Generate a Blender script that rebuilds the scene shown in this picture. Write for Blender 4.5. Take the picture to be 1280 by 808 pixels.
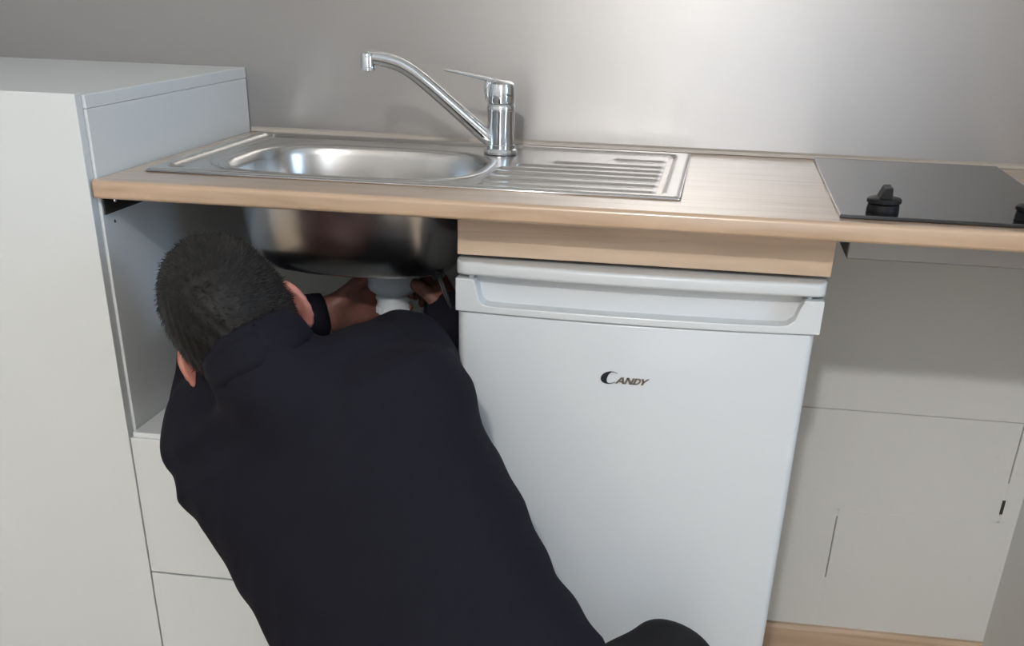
import bpy, bmesh, math, random
import numpy as np
from mathutils import Vector, Matrix

for o in list(bpy.data.objects):
    bpy.data.objects.remove(o, do_unlink=True)
SC = bpy.context.scene
COL = SC.collection
random.seed(7)
RNG = np.random.default_rng(7)

# ------------------------------------------------------------------ camera
# world: x along the worktop, y=0 is the back wall (room is at -y), z up, metres
CAM = np.array([0.8186, -2.1276, 1.1838]); YAW, PITCH, ROLL, FPX, PPY = 0.1485, -0.5578, 0.0308, 1413.95, 852.94
def cam_axes():
    cy, sy, cp, sp = math.cos(YAW), math.sin(YAW), math.cos(PITCH), math.sin(PITCH)
    f = np.array([-sy*cp, cy*cp, sp]); r = np.array([cy, sy, 0.]); u = np.cross(r, f)
    c, s = math.cos(ROLL), math.sin(ROLL)
    return c*r+s*u, -s*r+c*u, f
AX_R, AX_U, AX_F = cam_axes()
def px(u, v, y):                       # photograph pixel -> point on the vertical plane at depth y
    d = (u-640)/FPX*AX_R - (v-PPY)/FPX*AX_U + AX_F
    return CAM + d*(y-CAM[1])/d[1]
cam = bpy.data.cameras.new('camera'); cam_o = bpy.data.objects.new('camera', cam); COL.objects.link(cam_o)
cam.sensor_width = 36; cam.lens = FPX/1280*36; cam.shift_y = (PPY-404)/1280; cam.clip_start = .05
m = Matrix.Identity(4)
for i in range(3):
    m[i][0], m[i][1], m[i][2], m[i][3] = AX_R[i], AX_U[i], -AX_F[i], CAM[i]
cam_o.matrix_world = m
SC.camera = cam_o

# ------------------------------------------------------------------ world, lights, exposure
W = bpy.data.worlds.new('world'); SC.world = W; W.use_nodes = True
W.node_tree.nodes['Background'].inputs[0].default_value = (.62, .74, 1, 1)
W.node_tree.nodes['Background'].inputs[1].default_value = 1.0
SC.view_settings.view_transform = 'Standard'; SC.view_settings.look = 'None'
SC.view_settings.gamma = 1; SC.view_settings.use_curve_mapping = False
SC.view_settings.exposure = -0.20
LAMP = (.63, -3.2, 2.33); LAMP_R = .05; LAMP_E = 1350.0
def area(name, loc, rot, sx, sy, power, colour):
    l = bpy.data.lights.new(name, 'AREA'); l.shape = 'RECTANGLE'; l.size = sx; l.size_y = sy
    l.energy = power; l.color = colour
    o = bpy.data.objects.new(name, l); COL.objects.link(o); o.location = loc; o.rotation_euler = rot
    return o
area('window_daylight', (3.16, -1.9, 1.5), (math.pi/2, 0, math.pi/2), 1.24, 1.24, 34, (.50, .73, 1))
area('balcony_daylight', (1.05, -4.46, 1.25), (math.pi/2, 0, 0), .76, 1.9, 8.5, (.93, .97, 1))

# ------------------------------------------------------------------ materials
def mat(name, col, rough=.5, metal=0., spec=.5, bump=None, var=None, coat=0., aniso=0., sheen=0., emit=0.):
    """bump=(scale, strength, stretch xyz) ; var=(scale, amount, stretch xyz)"""
    M = bpy.data.materials.new(name); M.use_nodes = True; n = M.node_tree; b = n.nodes['Principled BSDF']
    b.inputs['Base Color'].default_value = (*col, 1); b.inputs['Roughness'].default_value = rough
    b.inputs['Metallic'].default_value = metal; b.inputs['Specular IOR Level'].default_value = spec
    b.inputs['Coat Weight'].default_value = coat; b.inputs['Anisotropic'].default_value = aniso
    b.inputs['Sheen Weight'].default_value = sheen
    if emit:
        b.inputs['Emission Color'].default_value = (*col, 1); b.inputs['Emission Strength'].default_value = emit
    def tex(scale, st, detail=4):
        tc = n.nodes.new('ShaderNodeTexCoord'); mp = n.nodes.new('ShaderNodeMapping'); mp.inputs['Scale'].default_value = st
        nz = n.nodes.new('ShaderNodeTexNoise'); nz.inputs['Scale'].default_value = scale; nz.inputs['Detail'].default_value = detail
        n.links.new(tc.outputs['Object'], mp.inputs['Vector']); n.links.new(mp.outputs['Vector'], nz.inputs['Vector'])
        return nz
    if bump:
        nz = tex(bump[0], bump[2]); bp = n.nodes.new('ShaderNodeBump'); bp.inputs['Strength'].default_value = bump[1]
        bp.inputs['Distance'].default_value = .002
        n.links.new(nz.outputs['Fac'], bp.inputs['Height']); n.links.new(bp.outputs['Normal'], b.inputs['Normal'])
    if var:
        nz = tex(var[0], var[2]); rp = n.nodes.new('ShaderNodeValToRGB')
        a = var[1]
        rp.color_ramp.elements[0].position = .3; rp.color_ramp.elements[1].position = .7
        rp.color_ramp.elements[0].color = (*[c*(1-a) for c in col], 1); rp.color_ramp.elements[1].color = (*[min(1, c*(1+a)) for c in col], 1)
        n.links.new(nz.outputs['Fac'], rp.inputs['Fac']); n.links.new(rp.outputs['Color'], b.inputs['Base Color'])
    return M
def oak(name, col, rough, scale=1.0, coat=0.):
    M = bpy.data.materials.new(name); M.use_nodes = True; n = M.node_tree; b = n.nodes['Principled BSDF']
    tc = n.nodes.new('ShaderNodeTexCoord'); mp = n.nodes.new('ShaderNodeMapping'); mp.inputs['Scale'].default_value = (2.2*scale, 26*scale, 26*scale)
    nz = n.nodes.new('ShaderNodeTexNoise'); nz.inputs['Scale'].default_value = 2.2; nz.inputs['Detail'].default_value = 8; nz.inputs['Distortion'].default_value = .6
    rp = n.nodes.new('ShaderNodeValToRGB'); e = rp.color_ramp.elements
    e[0].position = .28; e[1].position = .72
    e[0].color = (col[0]*.80, col[1]*.75, col[2]*.70, 1); e[1].color = (col[0]*1.12, col[1]*1.12, col[2]*1.12, 1)
    mid = e.new(.5); mid.color = (*col, 1)
    n.links.new(tc.outputs['Object'], mp.inputs['Vector']); n.links.new(mp.outputs['Vector'], nz.inputs['Vector'])
    n.links.new(nz.outputs['Fac'], rp.inputs['Fac']); n.links.new(rp.outputs['Color'], b.inputs['Base Color'])
    b.inputs['Roughness'].default_value = rough; b.inputs['Coat Weight'].default_value = coat; b.inputs['Coat Roughness'].default_value = .16
    bp = n.nodes.new('ShaderNodeBump'); bp.inputs['Strength'].default_value = .04; bp.inputs['Distance'].default_value = .001
    n.links.new(nz.outputs['Fac'], bp.inputs['Height']); n.links.new(bp.outputs['Normal'], b.inputs['Normal'])
    return M
def brushed(name, col, rough, aniso, uvmap=None, bs=.12):
    M = bpy.data.materials.new(name); M.use_nodes = True; n = M.node_tree; b = n.nodes['Principled BSDF']
    b.inputs['Base Color'].default_value = (*col, 1); b.inputs['Metallic'].default_value = 1
    b.inputs['Anisotropic'].default_value = aniso
    tc = n.nodes.new('ShaderNodeTexCoord'); mp = n.nodes.new('ShaderNodeMapping'); mp.inputs['Scale'].default_value = (3, 60, 160)
    nz = n.nodes.new('ShaderNodeTexNoise'); nz.inputs['Scale'].default_value = 6; nz.inputs['Detail'].default_value = 6
    n.links.new(tc.outputs['Object'], mp.inputs['Vector']); n.links.new(mp.outputs['Vector'], nz.inputs['Vector'])
    mr = n.nodes.new('ShaderNodeMapRange'); mr.inputs[1].default_value = .3; mr.inputs[2].default_value = .7
    mr.inputs[3].default_value = rough-.05; mr.inputs[4].default_value = rough+.05
    n.links.new(nz.outputs['Fac'], mr.inputs[0]); n.links.new(mr.outputs[0], b.inputs['Roughness'])
    bp = n.nodes.new('ShaderNodeBump'); bp.inputs['Strength'].default_value = bs; bp.inputs['Distance'].default_value = .0006
    n.links.new(nz.outputs['Fac'], bp.inputs['Height']); n.links.new(bp.outputs['Normal'], b.inputs['Normal'])
    if uvmap:
        b.inputs['Anisotropic Rotation'].default_value = .25
        tg = n.nodes.new('ShaderNodeTangent'); tg.direction_type = 'UV_MAP'; tg.uv_map = uvmap
        n.links.new(tg.outputs[0], b.inputs['Tangent'])
    return M

M_white = mat('white_melamine', (.69, .715, .71), .36)
M_white_in = M_white
M_edge = mat('white_edge_band', (.74, .76, .75), .3)
M_oak = oak('oak_laminate', (.49, .34, .225), .3, 1., 1.)
M_oak2 = oak('pale_oak_board', (.58, .43, .305), .45, .8)
M_oakf = oak('oak_floor', (.48, .37, .26), .45)
M_splash = brushed('brushed_steel_sheet', (.43, .42, .413), .375, .58, 'UVMap', .04)
M_sink = mat('satin_sink_steel', (.60, .59, .575), .24, 1)
M_sinkp = mat('polished_sink_steel', (.72, .71, .70), .14, 1)
M_chrome = mat('chrome', (.80, .82, .84), .05, 1)
M_fridge = mat('fridge_white', (.645, .66, .665), .28, coat=.3)
M_fridge_t = mat('fridge_trim_white', (.645, .66, .655), .32)
M_dark = mat('dark_gap', (.03, .03, .03), .6)
M_paint = mat('white_wall_paint', (.73, .735, .71), .75, bump=(60, .12, (1, 1, 1)))
M_block = mat('painted_block', (.73, .735, .71), .7, bump=(85, .8, (.55, 1, 1.3)))
def _pits(M):                           # small open pores of the block face
    n = M.node_tree; bp = next(q for q in n.nodes if q.type == 'BUMP'); nz = bp.inputs['Height'].links[0].from_node
    rp = n.nodes.new('ShaderNodeValToRGB'); e = rp.color_ramp.elements
    e[0].position = .22; e[0].color = (.3, .3, .3, 1); e[1].position = .34; e[1].color = (.86, .86, .86, 1); k = e.new(1.0); k.color = (1, 1, 1, 1)
    n.links.new(nz.outputs['Fac'], rp.inputs['Fac']); n.links.new(rp.outputs['Color'], bp.inputs['Height']); bp.inputs['Distance'].default_value = .0016
_pits(M_block)
M_glass = mat('hob_black_glass', (.012, .012, .013), .16, spec=.8)
M_casing = mat('hob_casing_grey', (.36, .36, .35), .45, metal=.3)
M_black = mat('black_plastic', (.008, .008, .009), .5, spec=.25)
M_bracket = mat('dark_bracket_steel', (.05, .047, .042), .45, metal=.6)
M_pvc = mat('grey_white_pvc', (.58, .64, .69), .4)
M_pvc2 = mat('white_pvc', (.72, .76, .78), .4)
M_hose = mat('dark_braided_hose', (.03, .034, .04), .45, bump=(900, .4, (1, 1, 1)))
M_skin = mat('skin', (.44, .175, .135), .5, var=(25, .12, (1, 1, 1)))
M_hand = mat('darker_hand_skin', (.20, .082, .062), .55, var=(40, .25, (1, 1, 1)))  # second skin colour for the hands, darker and more mottled
M_hair = mat('dark_hair', (.007, .006, .0055), .6, spec=.3, bump=(260, .5, (1, 1, 1)))
M_jacket = mat('navy_jacket_cloth', (.0075, .0075, .0125), .85, bump=(600, .15, (1, 1, 1)), spec=.15)
M_trous = mat('black_trousers', (.010, .010, .011), .8, bump=(500, .15, (1, 1, 1)), spec=.2)
M_shoe = mat('black_shoe', (.02, .02, .02), .5)
M_wrench = mat('wrench_steel', (.55, .55, .55), .25, 1)
M_logo_d = mat('logo_dark', (.02, .025, .035), .3, .6)
M_logo_g = mat('logo_grey', (.20, .185, .165), .3, .7)
M_lamp = mat('lamp_glass', (1, .98, .945), .4, emit=LAMP_E)
M_seal = mat('clear_sealant', (.42, .38, .33), .35)
M_ceil = mat('ceiling_paint', (.80, .80, .80), .9)
M_room = mat('grey_room_paint', (.62, .62, .62), .85)
M_frame = mat('window_frame_white', (.75, .75, .75), .4)

# ------------------------------------------------------------------ mesh helpers
def tag(o, label=None, cat=None, group=None, kind=None):
    if label: o['label'] = label
    if cat: o['category'] = cat
    if group: o['group'] = group
    if kind: o['kind'] = kind
    return o
def link(name, me, material, parent=None, smooth=False):
    o = bpy.data.objects.new(name, me); COL.objects.link(o)
    if material and not me.materials: me.materials.append(material)
    if parent is not None: o.parent = parent
    if smooth:
        for p in me.polygons: p.use_smooth = True
    return o
def from_bm(name, bm, material, parent=None, smooth=False):
    bmesh.ops.recalc_face_normals(bm, faces=bm.faces)
    me = bpy.data.meshes.new(name); bm.to_mesh(me); bm.free()
    return link(name, me, material, parent, smooth)
def empty(name, loc=(0, 0, 0)):
    o = bpy.data.objects.new(name, None); COL.objects.link(o); o.location = loc; o.empty_display_size = .05
    return o
def add_box(bm, x0, x1, y0, y1, z0, z1, bev=0., seg=2):
    t = bmesh.new(); bmesh.ops.create_cube(t, size=1)
    for v in t.verts:
        v.co = Vector(((x0+x1)/2+v.co.x*(x1-x0), (y0+y1)/2+v.co.y*(y1-y0), (z0+z1)/2+v.co.z*(z1-z0)))
    if bev: bmesh.ops.bevel(t, geom=t.edges[:], offset=bev, segments=seg, profile=.5, affect='EDGES')
    me = bpy.data.meshes.new('tmp'); t.to_mesh(me); t.free(); bm.from_mesh(me); bpy.data.meshes.remove(me)
def box(name, x0, x1, y0, y1, z0, z1, material, parent=None, bev=0., seg=2, rel=True):
    bm = bmesh.new(); add_box(bm, x0, x1, y0, y1, z0, z1, bev, seg)
    o = from_bm(name, bm, material, parent)
    place(o, parent); return o
def place(o, parent):                  # meshes are written in world metres: undo the parent's offset
    if parent is not None:
        off = Vector((0, 0, 0)); p = parent
        while p is not None: off += p.location; p = p.parent
        o.location = -off
def add_lathe(bm, prof, c=(0, 0, 0), axis=(0, 0, 1), seg=48, cap=True):
    A = Vector(axis).normalized(); q = Vector((0, 0, 1)).rotation_difference(A); c = Vector(c); rings = []
    for r, h in prof:
        rings.append([bm.verts.new(c+q@Vector((r*math.cos(2*math.pi*k/seg), r*math.sin(2*math.pi*k/seg), h))) for k in range(seg)])
    for a, b in zip(rings, rings[1:]):
        for k in range(seg): bm.faces.new((a[k], a[(k+1) % seg], b[(k+1) % seg], b[k]))
    if cap:
        bm.faces.new(rings[0][::-1]); bm.faces.new(rings[-1])
def lathe(name, prof, c, material, parent=None, axis=(0, 0, 1), seg=48, smooth=True, cap=True):
    bm = bmesh.new(); add_lathe(bm, prof, c, axis, seg, cap); o = from_bm(name, bm, material, parent, smooth); place(o, parent)
    if smooth: autosmooth(o)
    return o
def autosmooth(o, ang=40):
    me = o.data; bm = bmesh.new(); bm.from_mesh(me)
    for e in bm.edges:
        if len(e.link_faces) == 2: e.smooth = e.calc_face_angle(0) < math.radians(ang)
    for f in bm.faces: f.smooth = True
    bm.to_mesh(me); bm.free()
def catmull(pts, n=8):
    P = [np.array(p, float) for p in pts]; P = [2*P[0]-P[1]]+P+[2*P[-1]-P[-2]]; out = []
    for i in range(1, len(P)-2):
        for k in range(n):
            t = k/n; a, b, c, d = P[i-1], P[i], P[i+1], P[i+2]
            out.append(.5*((2*b)+(-a+c)*t+(2*a-5*b+4*c-d)*t*t+(-a+3*b-3*c+d)*t**3))
    out.append(P[-2]); return out
def add_tube(bm, pts, rad, seg=20, flat=1.0, up=(0, 0, 1)):
    n = len(pts); R = [float(q) for q in rad] if hasattr(rad, '__len__') else [float(rad)]*n; rings = []
    pts = [Vector(p) for p in pts]; up = Vector(up)
    for i, p in enumerate(pts):
        t = (pts[min(i+1, n-1)]-pts[max(i-1, 0)]).normalized(); s = t.cross(up)
        if s.length < 1e-4: s = t.cross(Vector((1, 0, 0)))
        s.normalize(); u = s.cross(t)
        rings.append([bm.verts.new(p+R[i]*(s*math.cos(2*math.pi*k/seg)+u*flat*math.sin(2*math.pi*k/seg))) for k in range(seg)])
    for a, b in zip(rings, rings[1:]):
        for k in range(seg): bm.faces.new((a[k], a[(k+1) % seg], b[(k+1) % seg], b[k]))
    bm.faces.new(rings[0][::-1]); bm.faces.new(rings[-1])
def tube(name, pts, rad, material, parent=None, seg=20, flat=1.0, n=8, up=(0, 0, 1)):
    bm = bmesh.new(); q = catmull(pts, n) if n else pts
    if hasattr(rad, '__len__'): rad = list(np.interp(np.linspace(0, 1, len(q)), np.linspace(0, 1, len(rad)), rad))
    add_tube(bm, q, rad, seg, flat, up); o = from_bm(name, bm, material, parent, True); place(o, parent); autosmooth(o, 50); return o
def add_prism(bm, poly, axis, a0, a1):
    """poly: 2D points; axis 'y': poly is (x,z), extruded in y ; 'x': poly is (y,z)"""
    mk = (lambda p, h: (p[0], h, p[1])) if axis == 'y' else (lambda p, h: (h, p[0], p[1])) if axis == 'x' else (lambda p, h: (p[0], p[1], h))
    A = [bm.verts.new(mk(p, a0)) for p in poly]; B = [bm.verts.new(mk(p, a1)) for p in poly]
    bm.faces.new(A); bm.faces.new(B[::-1]); n = len(poly)
    for k in range(n): bm.faces.new((A[k], B[k], B[(k+1) % n], A[(k+1) % n]))
def bevelled(o, w, seg=2):
    md = o.modifiers.new('bevel', 'BEVEL'); md.width = w; md.segments = seg; md.limit_method = 'ANGLE'; md.angle_limit = math.radians(35); return o

# ------------------------------------------------------------------ the setting
H, D, TC = .9377, .601, .0234           # worktop height, depth, thickness
ZB = H-TC
XR = 1.464                              # right return wall
box('floor', -1.5, 3.2, -4.5, .13, -.06, 0, M_oakf); tag(bpy.data.objects['floor'], 'oak wood floor of the kitchen', 'floor', kind='structure')
bm = bmesh.new()
add_box(bm, -1.5, 3.2, .03, .13, 0, 2.5); add_box(bm, -1.5, .5325, 0, .03, 0, .9); add_box(bm, -1.5, 3.2, 0, .03, .9, 2.5); add_box(bm, 1.56, 3.2, 0, .03, 0, .9)
add_box(bm, .5325, 1.56, 0, .03, .5172, .9)
wall_b = tag(from_bm('wall_back', bm, M_paint), 'white painted masonry wall behind the kitchen units', 'wall', kind='structure')
# painted blocks of the wall: rows z0..z1, vertical joints at the given x
def block_row(z0, z1, xs):
    for a, b in zip(xs, xs[1:]):
        box('block', a+.0008, b-.0008, 0, .03, z0+.0007, z1-.0007, M_block, wall_b, .0015, 1)
block_row(.3205, .5165, [.5325, .831, 1.431, 1.56])
block_row(0, .3205, [.5325, 1.1325, 1.56])
bm = bmesh.new()                        # paint and mortar filling most of the joints; open cracks stay open
def fill(x0, x1, z0, z1): add_box(bm, x0, x1, .0002, .03, z0, z1)
fill(.5325, 1.56, .3185, .3225);
fill(1.1305, 1.1345, 0, .172); fill(1.1305, 1.1345, .305, .32)
fill(.829, .833, 0, .5); fill(1.429, 1.433, .3205, .335); fill(1.429, 1.433, .365, .40)
mo = from_bm('mortar', bm, M_block, wall_b)
# wider open crack low in the right-hand joint
box('crack', 1.4285, 1.4345, -.0006, .002, .338, .366, M_dark, wall_b)
bm = bmesh.new(); add_box(bm, XR, 1.56, -.74, -.0005, 0, 2.5)
tag(from_bm('wall_right', bm, M_paint), 'short return wall at the hob end of the worktop', 'wall', kind='structure')
box('wall_left', -1.6, -1.5, -4.5, .13, 0, 2.5, M_room); tag(bpy.data.objects['wall_left'], 'plain grey side wall beyond the tall cabinet', 'wall', kind='structure')
box('ceiling', -1.6, 3.3, -4.6, .13, 2.5, 2.56, M_ceil); tag(bpy.data.objects['ceiling'], 'white ceiling above the kitchen', 'ceiling', kind='structure')
bm = bmesh.new()
for a in ((-4.5, -2.6, 0, 2.5), (-1.2, .13, 0, 2.5), (-2.6, -1.2, 0, .8), (-2.6, -1.2, 2.2, 2.5)):
    add_box(bm, 3.2, 3.3, a[0], a[1], a[2], a[3])
tag(from_bm('wall_far_right', bm, M_room), 'grey wall with a window at the far side of the room', 'wall', kind='structure')
bm = bmesh.new()
for a in ((-1.6, .63, 0, 2.5), (1.47, 3.3, 0, 2.5), (.63, 1.47, 2.25, 2.5)): add_box(bm, a[0], a[1], -4.6, -4.5, a[2], a[3])
tag(from_bm('wall_front', bm, M_room), 'grey wall with a glazed balcony door facing the worktop', 'wall', kind='structure')
bd = tag(empty('door_1', (1.05, -4.55, 0)), 'white framed glazed balcony door facing the worktop', 'door', kind='structure')
bm = bmesh.new()
for a in ((.63, .69, 0, 2.25), (1.41, 1.47, 0, 2.25), (.69, 1.41, 0, .16), (.69, 1.41, 2.19, 2.25)): add_box(bm, a[0], a[1], -4.58, -4.52, a[2], a[3])
place(from_bm('door_frame', bm, M_frame, bd), bd)
win = tag(empty('window_1', (3.25, -1.9, .8)), 'white framed window in the far side wall', 'window', kind='structure')
bm = bmesh.new()
for a in ((-2.6, -2.54, .8, 2.2), (-1.26, -1.2, .8, 2.2), (-2.54, -1.26, .8, .86), (-2.54, -1.26, 2.14, 2.2), (-1.93, -1.87, .86, 2.14)):
    add_box(bm, 3.22, 3.28, a[0], a[1], a[2], a[3])
place(from_bm('window_frame', bm, M_frame, win), win)
M_pane = mat('window_glass', (.9, .95, 1), .02); M_pane.node_tree.nodes['Principled BSDF'].inputs['Transmission Weight'].default_value = 1
for a, b in ((-2.54, -1.93), (-1.87, -1.26)): box('pane', 3.247, 3.253, a, b, .86, 2.14, M_pane, win)
box('pane', .69, 1.41, -4.554, -4.548, .16, 2.19, M_pane, bd)
# skirting in oak under the blocks
bm = bmesh.new(); add_prism(bm, [(-.0005, 0), (-.014, 0), (-.014, .054), (-.010, .062), (-.0005, .062)], 'x', .99, XR-.0005)
tag(from_bm('baseboard_back', bm, M_oak2), 'oak skirting board at the foot of the block wall', 'baseboard', kind='structure')

# ------------------------------------------------------------------ steel splashback
me = bpy.data.meshes.new('splashback')
x0, x1, z0, z1, t = -1.2, XR-.002, H+.001, 1.62, .002
vs = [(x0, -t, z0), (x1, -t, z0), (x1, -t, z1), (x0, -t, z1), (x0, -.0005, z0), (x1, -.0005, z0), (x1, -.0005, z1), (x0, -.0005, z1)]
me.from_pydata(vs, [], [(0, 1, 2, 3), (5, 4, 7, 6), (4, 0, 3, 7), (1, 5, 6, 2), (3, 2, 6, 7), (4, 5, 1, 0)])
uv = me.uv_layers.new(name='UVMap')
for lp in me.loops:
    v = me.vertices[lp.vertex_index].co; uv.data[lp.index].uv = (v.x, v.z+v.y)
spl = link('splashback', me, M_splash); tag(spl, 'brushed stainless steel sheet covering the wall above the worktop', 'splashback')
bm = bmesh.new(); add_prism(bm, [(-.0025, H+.0005), (-.008, H+.0005), (-.0065, H+.005), (-.0025, H+.008)], 'x', .002, XR-.002)
tag(from_bm('trim_1', bm, M_seal), 'sealant bead between worktop and steel splashback', 'trim', kind='structure')

# ------------------------------------------------------------------ tall cabinet at the left end
ZT = H+.1006
cab = tag(empty('cabinet', (-.3, -.29, 0)), 'tall plain white cabinet standing at the sink end of the worktop', 'cabinet')
box('side_panel', -.0165, -.0006, -.583, -.004, .08, ZT-.0172, M_white, cab, .0006, 1)
box('side_panel', -.615, -.599, -.583, -.004, .08, ZT-.0172, M_white, cab, .0006, 1)
box('top_panel', -.615, -.0006, -.583, -.0025, ZT-.0168, ZT-.0004, M_white, cab, .0008, 1)
box('back_panel', -.598, -.018, -.010, -.004, .08, ZT-.018, M_white, cab)
box('plinth', -.60, -.02, -.52, -.50, 0, .08, M_white, cab)
dr = box('door', -.612, -.0040, -.6030, -.5850, .085, ZT+.002, M_white, cab, .0012, 2)
# steel angle that carries the worktop
br = tag(empty('angle_bracket', (.002, -.53, .90)), 'dark steel angle rail screwed to the white cabinet under the worktop', 'bracket')
bm = bmesh.new(); add_prism(bm, [(-.579, ZB-.001), (-.579, ZB-.0238), (-.20, ZB-.0238), (-.20, ZB-.001)], 'x', 0.0, .0025); place(from_bm('plate', bm, M_bracket, br), br)
box('flange', 0, .02, -.579, -.20, ZB-.003, ZB-.0006, M_bracket, br)
lathe('screw', [(.0035, 0), (.003, .0015), (.001, .002)], (.0025, -.548, ZB-.009), M_chrome, br, (1, 0, 0), 12)
for yy, zz in ((-.552, .878), (-.3, .72), (-.3, .66)):
    lathe('peg_hole', [(.0022, 0), (.0022, .0006)], (-.0004, yy, zz), M_dark, cab, (1, 0, 0), 12)

# ------------------------------------------------------------------ drawer unit under the sink
du = tag(empty('drawer_unit', (.24, -.3, 0)), 'low white drawer unit under the sink with an open top', 'drawer unit')
ZS = .5865
box('side_panel', 0.0005, .0165, -.580, -.004, .08, ZS-.0165, M_white, du)
box('side_panel', .4645, .4805, -.540, -.004, .08, ZS-.0165, M_white, du)
box('top_panel', 0.0005, .4805, -.597, -.004, ZS-.016, ZS, M_white, du, .001, 1)
box('back_panel', .017, .464, -.010, -.005, .08, ZS-.017, M_white, du)
box('plinth', .0, .48, -.51, -.495, 0, .08, M_white, du)
for za, zb in ((.3565, ZS-.0070), (.110, .3535)):
    d = box('drawer', -.0015, .4795, -.6030, -.5850, za, zb, M_white, du, .0012, 2)

# ------------------------------------------------------------------ worktop and fascia board
bm = bmesh.new(); prof = [(-.0005, ZB), (-.596, ZB)]
for k in range(7):
    a = math.pi*1.5-k/6*math.pi/2*1.0; prof.append((-.596+.005*math.cos(a), ZB+.005+.005*math.sin(a)))
for k in range(7):
    a = math.pi-k/6*math.pi/2; prof.append((-D+.006+.006*math.cos(a), H-.006+.006*math.sin(a)))
prof.append((-.0005, H))
add_prism(bm, prof, 'x', 0.0006, XR-.001)
# cut-outs are hidden under sink and hob: build the slab in strips around the bowl
bm.free()
SX0, SX1, SY0, SY1 = .033, .780, -.507, -.043
bm = bmesh.new()
add_prism(bm, [p for p in prof if True], 'x', 0.0006, .085)
add_prism(bm, prof, 'x', .50, XR-.001)
front = [(-.487, ZB)]+prof[1:-1]+[(-.487, H)]
add_prism(bm, front, 'x', .085, .50)
add_box(bm, .085, .50, -.135, -.0005, ZB, H)
bmesh.ops.remove_doubles(bm, verts=bm.verts, dist=1e-5)
wt = tag(from_bm('worktop', bm, M_oak), 'long oak laminate worktop carrying the sink and the hob', 'worktop')
autosmooth(wt, 30)
fb = box('fascia_board', .4845, .988, -.526, -.508, .857, ZB-.0005, M_oak2, None, .0008, 1)
tag(fb, 'pale oak board filling the gap between worktop and fridge', 'board')

# ------------------------------------------------------------------ sink
sink = tag(empty('sink', (.40, -.275, H)), 'inset stainless steel sink with bowl and ribbed drainer in the worktop', 'sink')
BX, BY, BA, BB, BE = .292, -.314, .187, .157, 3.2
def sup(ang, a, b, e):
    c, s = math.cos(ang), math.sin(ang)
    return a*math.copysign(abs(c)**(2/e), c), b*math.copysign(abs(s)**(2/e), s)
def smooth(a, b, x):
    t = np.clip((x-a)/(b-a), 0, 1); return t*t*(3-2*t)
nx, ny = 250, 156
X, Y = np.meshgrid(np.linspace(SX0, SX1, nx), np.linspace(SY0, SY1, ny))
def rbox(X, Y, x0, x1, y0, y1, r):
    qx = np.abs(X-(x0+x1)/2)-(x1-x0)/2+r; qy = np.abs(Y-(y0+y1)/2)-(y1-y0)/2+r
    return np.hypot(np.maximum(qx, 0), np.maximum(qy, 0))+np.minimum(np.maximum(qx, qy), 0)-r
do = rbox(X, Y, SX0, SX1, SY0, SY1, .008)
Z = .0045*smooth(0, -.004, do)+.0006
di = rbox(X, Y, SX0+.022, SX1-.022, SY0+.020, SY1-.022, .02)
Z -= .0036*smooth(.003, -.003, di)
g = np.abs(rbox(X, Y, .0495, .0660, -.462, -.068, .008))   # narrow bead loop beside the bowl
Z += .0022*np.exp(-(g/.0036)**2)
g = np.abs(rbox(X, Y, .082, BX+BA+.022, SY0+.030, SY1-.046, .11))
Z += .0018*np.exp(-(g/.004)**2)*(X < .36)
dl = .498+.05*np.clip((-.30-Y)/.2, -1, 1)*0
for i, yy in enumerate((-.150, -.215, -.262, -.306, -.350, -.405, -.462)):
    xl = .50 + (.10 if i == 0 else .03 if i == 1 else 0.) + .02*max(0, 3-i)
    w = .0110
    Z += .0036*smooth(w, w*.35, np.abs(Y-yy))*smooth(xl, xl+.008, X)*smooth(.745, .738, X)
Z -= .0012*smooth(.757, .752, X)*smooth(.744, .748, X)*smooth(-.49, -.485, Y)*smooth(-.07, -.075, Y)
Z -= .0006*smooth(.5, .52, X)
inside = (np.abs((X-BX)/(BA*1.045))**BE+np.abs((Y-BY)/(BB*1.05))**BE) < 1
idx = np.arange(nx*ny).reshape(ny, nx); fs = []
ins = inside[:-1, :-1] & inside[1:, :-1] & inside[:-1, 1:] & inside[1:, 1:]
for j in range(ny-1):
    for i in range(nx-1):
        if not ins[j, i]: fs.append((idx[j, i], idx[j, i+1], idx[j+1, i+1], idx[j+1, i]))
me = bpy.data.meshes.new('deck'); me.from_pydata(np.stack([X, Y, Z+H], -1).reshape(-1, 3).tolist(), [], [tuple(int(q) for q in f) for f in fs])
bm = bmesh.new(); bm.from_mesh(me); bmesh.ops.delete(bm, geom=[v for v in bm.verts if not v.link_faces], context='VERTS'); bm.to_mesh(me); bm.free()
place(link('deck', me, M_sink, sink, True), sink)
bm = bmesh.new(); add_tube(bm, [(SX0+.002, SY0, H+.0015), (SX1-.002, SY0, H+.0015), (SX1, SY0+.002, H+.0015), (SX1, SY1, H+.0015), (SX0, SY1, H+.0015), (SX0, SY0+.002, H+.0015), (SX0+.002, SY0, H+.0015)], .0018, 8)
place(from_bm('edge_bead', bm, M_sinkp, sink, True), sink)
bm = bmesh.new(); rings = []; seg = 96
prof_b = [(1.075, .0012), (1.065, .0028), (1.045, .0036), (1.02, .0034), (1.0, .0018), (.985, -.002), (.972, -.012), (.955, -.04), (.935, -.075), (.905, -.105), (.86, -.124), (.79, -.137), (.68, -.144), (.5, -.1475), (.3, -.149), (.14, -.150)]
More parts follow.
